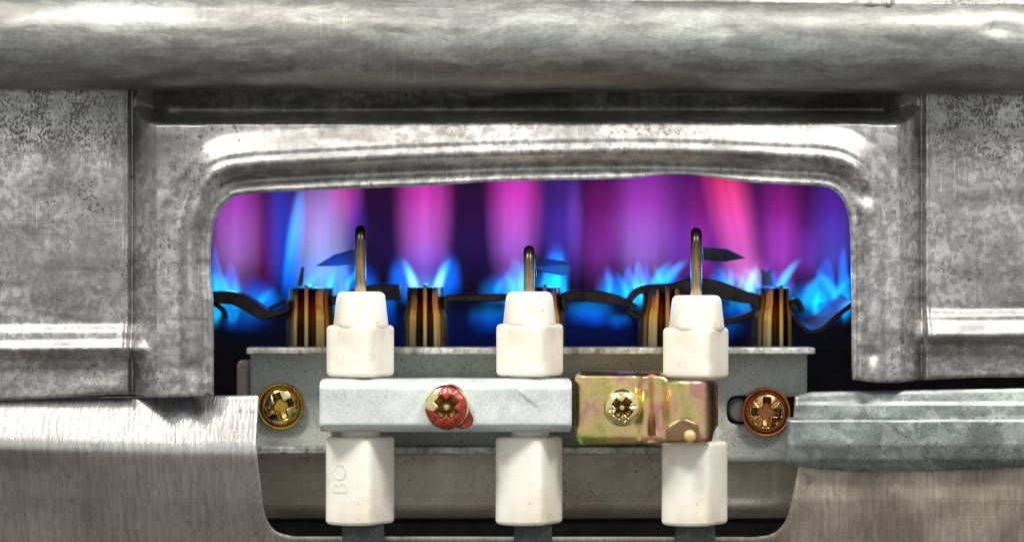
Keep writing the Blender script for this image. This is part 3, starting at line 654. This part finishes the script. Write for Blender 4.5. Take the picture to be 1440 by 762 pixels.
def flame_mat(stops, ry, inten, mode, power, wob, seed, bend=0.0, root=False, streak=False):
    t = NT('flame_gas'); o = t.obj()
    nz = t.n('ShaderNodeTexNoise', Vector=t.map((1.2, 1.2, .7), (seed, seed * 2, 0)), Scale=1.3, Detail=1.5)
    v = t.n('ShaderNodeVectorMath', {'operation': 'MULTIPLY_ADD'}); t.set(v.inputs[0], nz.outputs[1]); t.set(v.inputs[1], (wob, wob, wob * .4)); a = t.n('ShaderNodeVectorMath', {'operation': 'SUBTRACT'}); t.set(a.inputs[0], o); t.set(a.inputs[1], (wob * .5, wob * .5, wob * .2)); t.set(v.inputs[2], a.outputs[0])
    if mode == 'shell':
        s0 = t.n('ShaderNodeSeparateXYZ', Vector=v.outputs[0]); q0 = t.math('MULTIPLY_ADD', s0.outputs[2], .5); t.t.nodes[-1].inputs[2].default_value = .5
        tp = t.math('MULTIPLY_ADD', t.math('MULTIPLY', q0, q0), 1.1); t.t.nodes[-1].inputs[2].default_value = .95
        v = t.n('ShaderNodeCombineXYZ', X=t.math('MULTIPLY', s0.outputs[0], tp), Y=t.math('MULTIPLY', s0.outputs[1], tp), Z=s0.outputs[2])
    if bend:
        sx = t.n('ShaderNodeSeparateXYZ', Vector=v.outputs[0]); zp = t.math('ADD', sx.outputs[2], 1.0)
        xb = t.math('SUBTRACT', t.math('MULTIPLY', sx.outputs[0], 3.4 if mode == 'arc' else 2.2), t.math('MULTIPLY', t.math('SUBTRACT', t.math('MULTIPLY', zp, zp), 1.2), bend))
        v = t.n('ShaderNodeCombineXYZ', X=xb, Y=sx.outputs[1], Z=sx.outputs[2])
    ln = t.n('ShaderNodeVectorMath', {'operation': 'LENGTH'}); t.set(ln.inputs[0], v.outputs[0]); r = ln.outputs['Value']
    z = t.n('ShaderNodeSeparateXYZ', Vector=v.outputs[0]).outputs[2]
    zz = t.math('MULTIPLY_ADD', z, .5); t.t.nodes[-1].inputs[2].default_value = .5
    full = t.math('SUBTRACT', 1.0, t.math('MULTIPLY', r, r), True)
    if mode == 'soft':
        f = t.math('POWER', full, power); norm = 1.15
        if streak: f = t.math('MULTIPLY', f, t.ramp(t.noise(t.map((3.4, 3.4, .55), (seed, seed, 0)), 1.0, 3, .55, .5), [(.32, .62), (.66, 1.2)]))
        if root: f = t.math('MULTIPLY', f, t.ramp(zz, [(.30, 0.0), (.52, 1.0)]))
    elif mode == 'arc':
        f = t.math('POWER', full, 1.5); norm = 1.1
    else:
        q = t.math('DIVIDE', t.math('SUBTRACT', r, .70), .085); sh = t.math('EXPONENT', t.math('MULTIPLY', t.math('MULTIPLY', q, q), -1.0))
        f = t.math('ADD', t.math('MULTIPLY', sh, .55), t.math('MULTIPLY', t.math('POWER', full, 1.6), .55)); norm = .75
    col = t.ramp(zz, stops)
    al = t.n('ShaderNodeValToRGB', Fac=zz); 
    e = t.n('ShaderNodeEmission', Color=col, Strength=t.math('MULTIPLY', f, inten / (norm * ry)))
    t.t.links.new(e.outputs[0], t.out.inputs['Volume']); t.t.nodes.remove(al)
    return t.m
FS = [0]
def gas(parent, name, cx, cy, hw, hh, stops, inten, d=380, depth=None, rot=0.0, mode='soft', power=1.5, wob=.35, bend=0.0, root=False, streak=False):
    FS[0] += 1; k = S * (D + d) / D; dp = depth or max(hw, 14)
    o = bpy.data.objects.new(name, UM.copy()); C.objects.link(o)
    o.data.materials.append(flame_mat(stops, dp * S, inten, mode, power, wob, FS[0] * 1.37, bend, root, streak))
    o.parent = parent; loc = P(cx, cy, d) - np.array(parent.location if parent else (0, 0, 0))
    o.location = loc; o.scale = (hw * k * (2.2 if bend else 1), dp * S, hh * k); o.rotation_euler = (0, math.radians(rot), 0); return o
VIO, MAG, PINK, LAV, RED, MAR, CYAN, BLUE, BVI, WHT = L_(120, 50, 190), L_(190, 45, 190), L_(235, 75, 190), L_(190, 150, 245), L_(235, 50, 90), L_(110, 12, 95), L_(0, 160, 255), L_(0, 80, 245), L_(80, 60, 215), L_(150, 225, 255)
BK = (0, 0, 0)
def blue_lamp(x, y, d, p, col=(.05, .35, 1.0)):
    l = bpy.data.lights.new('flame_light', 'POINT'); l.energy = p; l.color = col; l.shadow_soft_size = .0015
    o = bpy.data.objects.new('flame_light', l); C.objects.link(o); o.location = P(x, y, d)
plume = lambda lo, mi, hi: [(.0, BK), (.12, tuple(c * .5 for c in lo)), (.3, lo), (.55, mi), (.85, hi), (1., hi)]
cone = lambda lo, hi: [(.0, lo), (.35, lo), (.75, hi), (1., tuple(c * .4 for c in hi))]
def flame(label, x, plumes, cones, lamp=.003):
    f = empty('flame', P(x, 405, 330)); tag(f, label, 'flame', 'gas flames over the burners')
    for a in plumes: gas(f, 'plume', a[0], a[1], a[2] * 1.12, a[3], a[4], a[5] * .78, streak=True, **(a[6] if len(a) > 6 else {}))
    for a in cones: gas(f, 'blue_cone', *a[:4], a[4], a[5] * 1.2, **({'d': 300, 'mode': 'shell', **(a[6] if len(a) > 6 else {})}))
    if lamp: blue_lamp(x, 388, 235, lamp)
    return f
SH = {'wob': .9}; SO = {'mode': 'soft', 'power': 1.3, 'root': True}
CY2 = L_(25, 185, 255); AZ = L_(0, 110, 250)
flame('violet flame against the left edge of the opening', 325,
      [(330, 300, 44, 150, plume(L_(200, 130, 240), L_(180, 70, 200), L_(140, 35, 155)), 1.0), (372, 330, 28, 120, plume(MAR, L_(95, 15, 85), L_(80, 10, 60)), .8)],
      [(303, 400, 17, 68, cone(CY2, AZ), .9, SH), (326, 412, 18, 55, cone(CYAN, AZ), .7, SH), (315, 415, 34, 48, cone(CYAN, AZ), .55, SO), (360, 425, 34, 44, cone(CYAN, BLUE), .65, SO)])
flame('tall blue edged flame above the leftmost burner', 445,
      [(452, 335, 48, 125, plume(L_(150, 190, 255), L_(185, 165, 250), L_(195, 130, 240)), 1.15), (484, 262, 30, 80, plume(PINK, PINK, L_(225, 70, 185)), .6), (395, 320, 26, 140, plume(BLUE, L_(40, 70, 230), BVI), .75)],
      [(414, 345, 15, 92, [(0, BLUE), (.5, AZ), (1, L_(0, 160, 255))], 1.1, {'rot': 7, 'mode': 'soft', 'd': 290, 'power': 1.0}), (408, 348, 8, 80, [(0, AZ), (.6, CY2), (1, CYAN)], .35, {'rot': 9, 'mode': 'soft', 'd': 285}),
       (450, 410, 48, 66, cone(CYAN, AZ), .75, SO), (468, 405, 12, 62, cone(CY2, CYAN), .35, SH), (484, 400, 13, 60, cone(WHT, CYAN), .35, SH), (508, 408, 30, 48, cone(CYAN, BLUE), .7, SO), (474, 376, 36, 34, cone(AZ, BLUE), .4, {'mode': 'soft', 'd': 74, 'depth': 14}), (500, 330, 20, 90, cone(BVI, BVI), .3, SO)], .0025)
flame('pink flame above the second burner with two curled blue roots', 598,
      [(597, 290, 44, 155, plume(L_(215, 120, 245), L_(226, 66, 195), L_(185, 48, 145)), 1.1), (598, 385, 52, 60, cone(BLUE, BLUE), .5, SO)],
      [(578, 392, 15, 34, cone(WHT, CY2), 1.3, {'mode': 'arc', 'bend': -.55, 'wob': .25}), (620, 392, 15, 34, cone(WHT, CY2), 1.3, {'mode': 'arc', 'bend': .55, 'wob': .25}), (562, 405, 20, 52, cone(BLUE, AZ), .95, SO), (632, 400, 20, 52, cone(BLUE, AZ), .95, SO), (598, 415, 44, 40, cone(CYAN, CYAN), .6, SO)])
flame('pink flame rising left of the middle rod', 722,
      [(724, 290, 42, 155, plume(L_(200, 115, 245), L_(226, 64, 200), L_(188, 48, 145)), 1.1)],
      [(724, 408, 26, 58, cone(CYAN, CYAN), .6, SH), (738, 400, 12, 56, cone(WHT, CY2), .45, SH), (708, 414, 40, 40, cone(CYAN, AZ), .65, SO), (728, 400, 22, 40, cone(WHT, CYAN), .35, SO)])
flame('blue flame curling right of the middle rod', 778,
      [(785, 290, 36, 130, plume(BVI, L_(60, 40, 150), L_(60, 36, 130)), .7), (808, 310, 15, 120, plume(L_(130, 80, 215), L_(130, 80, 215), L_(90, 40, 150)), .5)],
      [(780, 392, 27, 56, cone(CY2, AZ), 1.0, {'wob': .5}), (782, 388, 22, 54, cone(BLUE, AZ), .8, SO), (774, 408, 28, 36, cone(CYAN, CYAN), .7, SO), (785, 388, 14, 44, cone(CY2, CYAN), .8, {'mode': 'arc', 'bend': .3, 'wob': .4}), (778, 384, 26, 34, cone(AZ, BLUE), .3, {'mode': 'soft', 'd': 74, 'depth': 14})])
flame('violet flame above the row of small blue tongues', 893,
      [(905, 300, 50, 150, plume(L_(180, 125, 235), L_(165, 65, 195), L_(135, 35, 145)), 1.0), (845, 310, 36, 130, plume(L_(150, 50, 160), MAR, L_(85, 8, 70)), .9), (955, 310, 30, 130, plume(L_(130, 60, 190), L_(85, 25, 110), L_(80, 25, 110)), .75)],
      [(858, 412, 26, 40, cone(CYAN, AZ), .55, SO), (884, 404, 15, 44, cone(CYAN, AZ), .75, SH), (897, 398, 12, 44, cone(CY2, CYAN), .8, SH), (908, 402, 12, 42, cone(CYAN, AZ), .8, SH), (926, 392, 16, 34, cone(CY2, CYAN), 1.0, {'mode': 'arc', 'bend': .5, 'wob': .3, 'rot': 10}), (944, 386, 16, 32, cone(CY2, CYAN), 1.0, {'mode': 'arc', 'bend': .6, 'wob': .3, 'rot': 18}), (900, 416, 64, 40, cone(CYAN, AZ), .75, SO), (940, 404, 24, 34, cone(AZ, BLUE), .7, SO)])
flame('red pink flame leaning behind the right rod', 1035,
      [(1028, 290, 36, 165, [(.0, BK), (.15, L_(220, 150, 230)), (.35, L_(240, 95, 190)), (.6, L_(235, 55, 105)), (1, L_(195, 30, 55))], 1.2, {'rot': -12}), (1050, 390, 40, 44, cone(LAV, PINK), .5, SO), (988, 310, 26, 125, plume(MAG, L_(120, 15, 90), MAR), .75)],
      [(1015, 408, 26, 44, cone(CYAN, AZ), .8, SO), (1052, 410, 28, 44, cone(CYAN, WHT), .5, SH), (1056, 398, 12, 34, cone(WHT, CY2), .8, {'mode': 'arc', 'bend': .5, 'wob': .3}), (1064, 400, 9, 34, cone(CYAN, WHT), .5, SH)])
flame('blue tipped magenta flame above the rightmost burner', 1098,
      [(1098, 310, 36, 140, plume(L_(190, 70, 215), L_(140, 25, 130), L_(90, 14, 90)), .95)],
      [(1106, 388, 14, 34, cone(CY2, CYAN), 1.2, {'mode': 'arc', 'bend': .55, 'rot': 16, 'wob': .2}), (1080, 405, 16, 42, cone(AZ, BLUE), .9, SO), (1098, 410, 26, 36, cone(CYAN, AZ), .7, SO)])
flame('blue violet flame against the right edge of the opening', 1165,
      [(1172, 310, 38, 140, plume(L_(90, 90, 235), L_(80, 45, 185), L_(85, 25, 120)), .9), (1136, 325, 22, 110, plume(L_(130, 60, 210), L_(55, 12, 75), L_(25, 4, 35)), .8)],
      [(1138, 424, 26, 36, cone(CY2, AZ), .8, SO), (1160, 408, 26, 58, cone(AZ, L_(0, 110, 255)), .85, {'wob': .5}), (1152, 420, 16, 40, cone(CYAN, AZ), .7, SH), (1187, 400, 13, 66, cone(CYAN, AZ), .9, SH), (1165, 428, 46, 44, cone(CYAN, BLUE), .75, SO)])
ARC = [o_ for o_ in C.objects if o_.name.startswith('flame') and o_.type == 'EMPTY']
for x0_, x1_, n_, y_ in ((300, 345, 3, 406), (365, 385, 1, 420), (430, 500, 3, 400), (700, 742, 3, 402), (850, 950, 6, 404), (1005, 1060, 3, 404), (1132, 1192, 4, 410)):
    par = min(ARC, key=lambda e: abs(e.location[0] - P((x0_ + x1_) / 2, 400, 330)[0]))
    for i in range(n_):
        x_ = x0_ + (x1_ - x0_) * (i + random.uniform(.1, .9)) / n_
        gas(par, 'blue_cone', x_, y_ + random.uniform(-8, 6), random.uniform(9, 16), random.uniform(22, 34), cone(CY2, random.choice([CYAN, AZ, CY2])), random.uniform(.5, .9), d=random.uniform(285, 330), depth=12, mode='arc', bend=random.choice([-1, 1]) * random.uniform(.3, .75), rot=random.uniform(-14, 22), wob=random.uniform(.2, .7))
# glow of the burner rows farther back, and of the gas seen under the strips
f = empty('far_flames', P(750, 420, 760)); tag(f, 'dim violet glow of the burner rows deeper in the firebox', 'flame', None, 'stuff')
gas(f, 'violet_glow', 1000, 310, 240, 140, plume(L_(110, 50, 170), L_(110, 25, 125), L_(95, 15, 90)), .45, d=740, depth=100, wob=.2)
gas(f, 'violet_glow', 745, 300, 620, 150, plume(L_(60, 30, 130), L_(70, 14, 90), L_(70, 8, 70)), .35, d=760, depth=180, wob=.1)
for x, y, hw, hh, i in ((345, 447, 45, 30, .30), (380, 425, 26, 26, .5), (690, 447, 40, 28, .5), (830, 440, 44, 26, .8), (868, 452, 26, 16, .4), (1030, 436, 30, 18, .5), (1020, 462, 40, 24, .2), (545, 430, 16, 40, .5), (1150, 444, 40, 20, .35), (478, 425, 18, 20, .6), (620, 445, 14, 50, .3)):
    gas(f, 'blue_glow', x, y, hw, hh, cone(L_(0, 90, 240), L_(0, 150, 255)), i * 1.3, d=330, depth=30, power=2.4, wob=1.0)
gas(f, 'blue_glow', 745, 470, 480, 60, cone(L_(0, 25, 110), L_(0, 45, 150)), .18, d=820, depth=60, wob=.1)
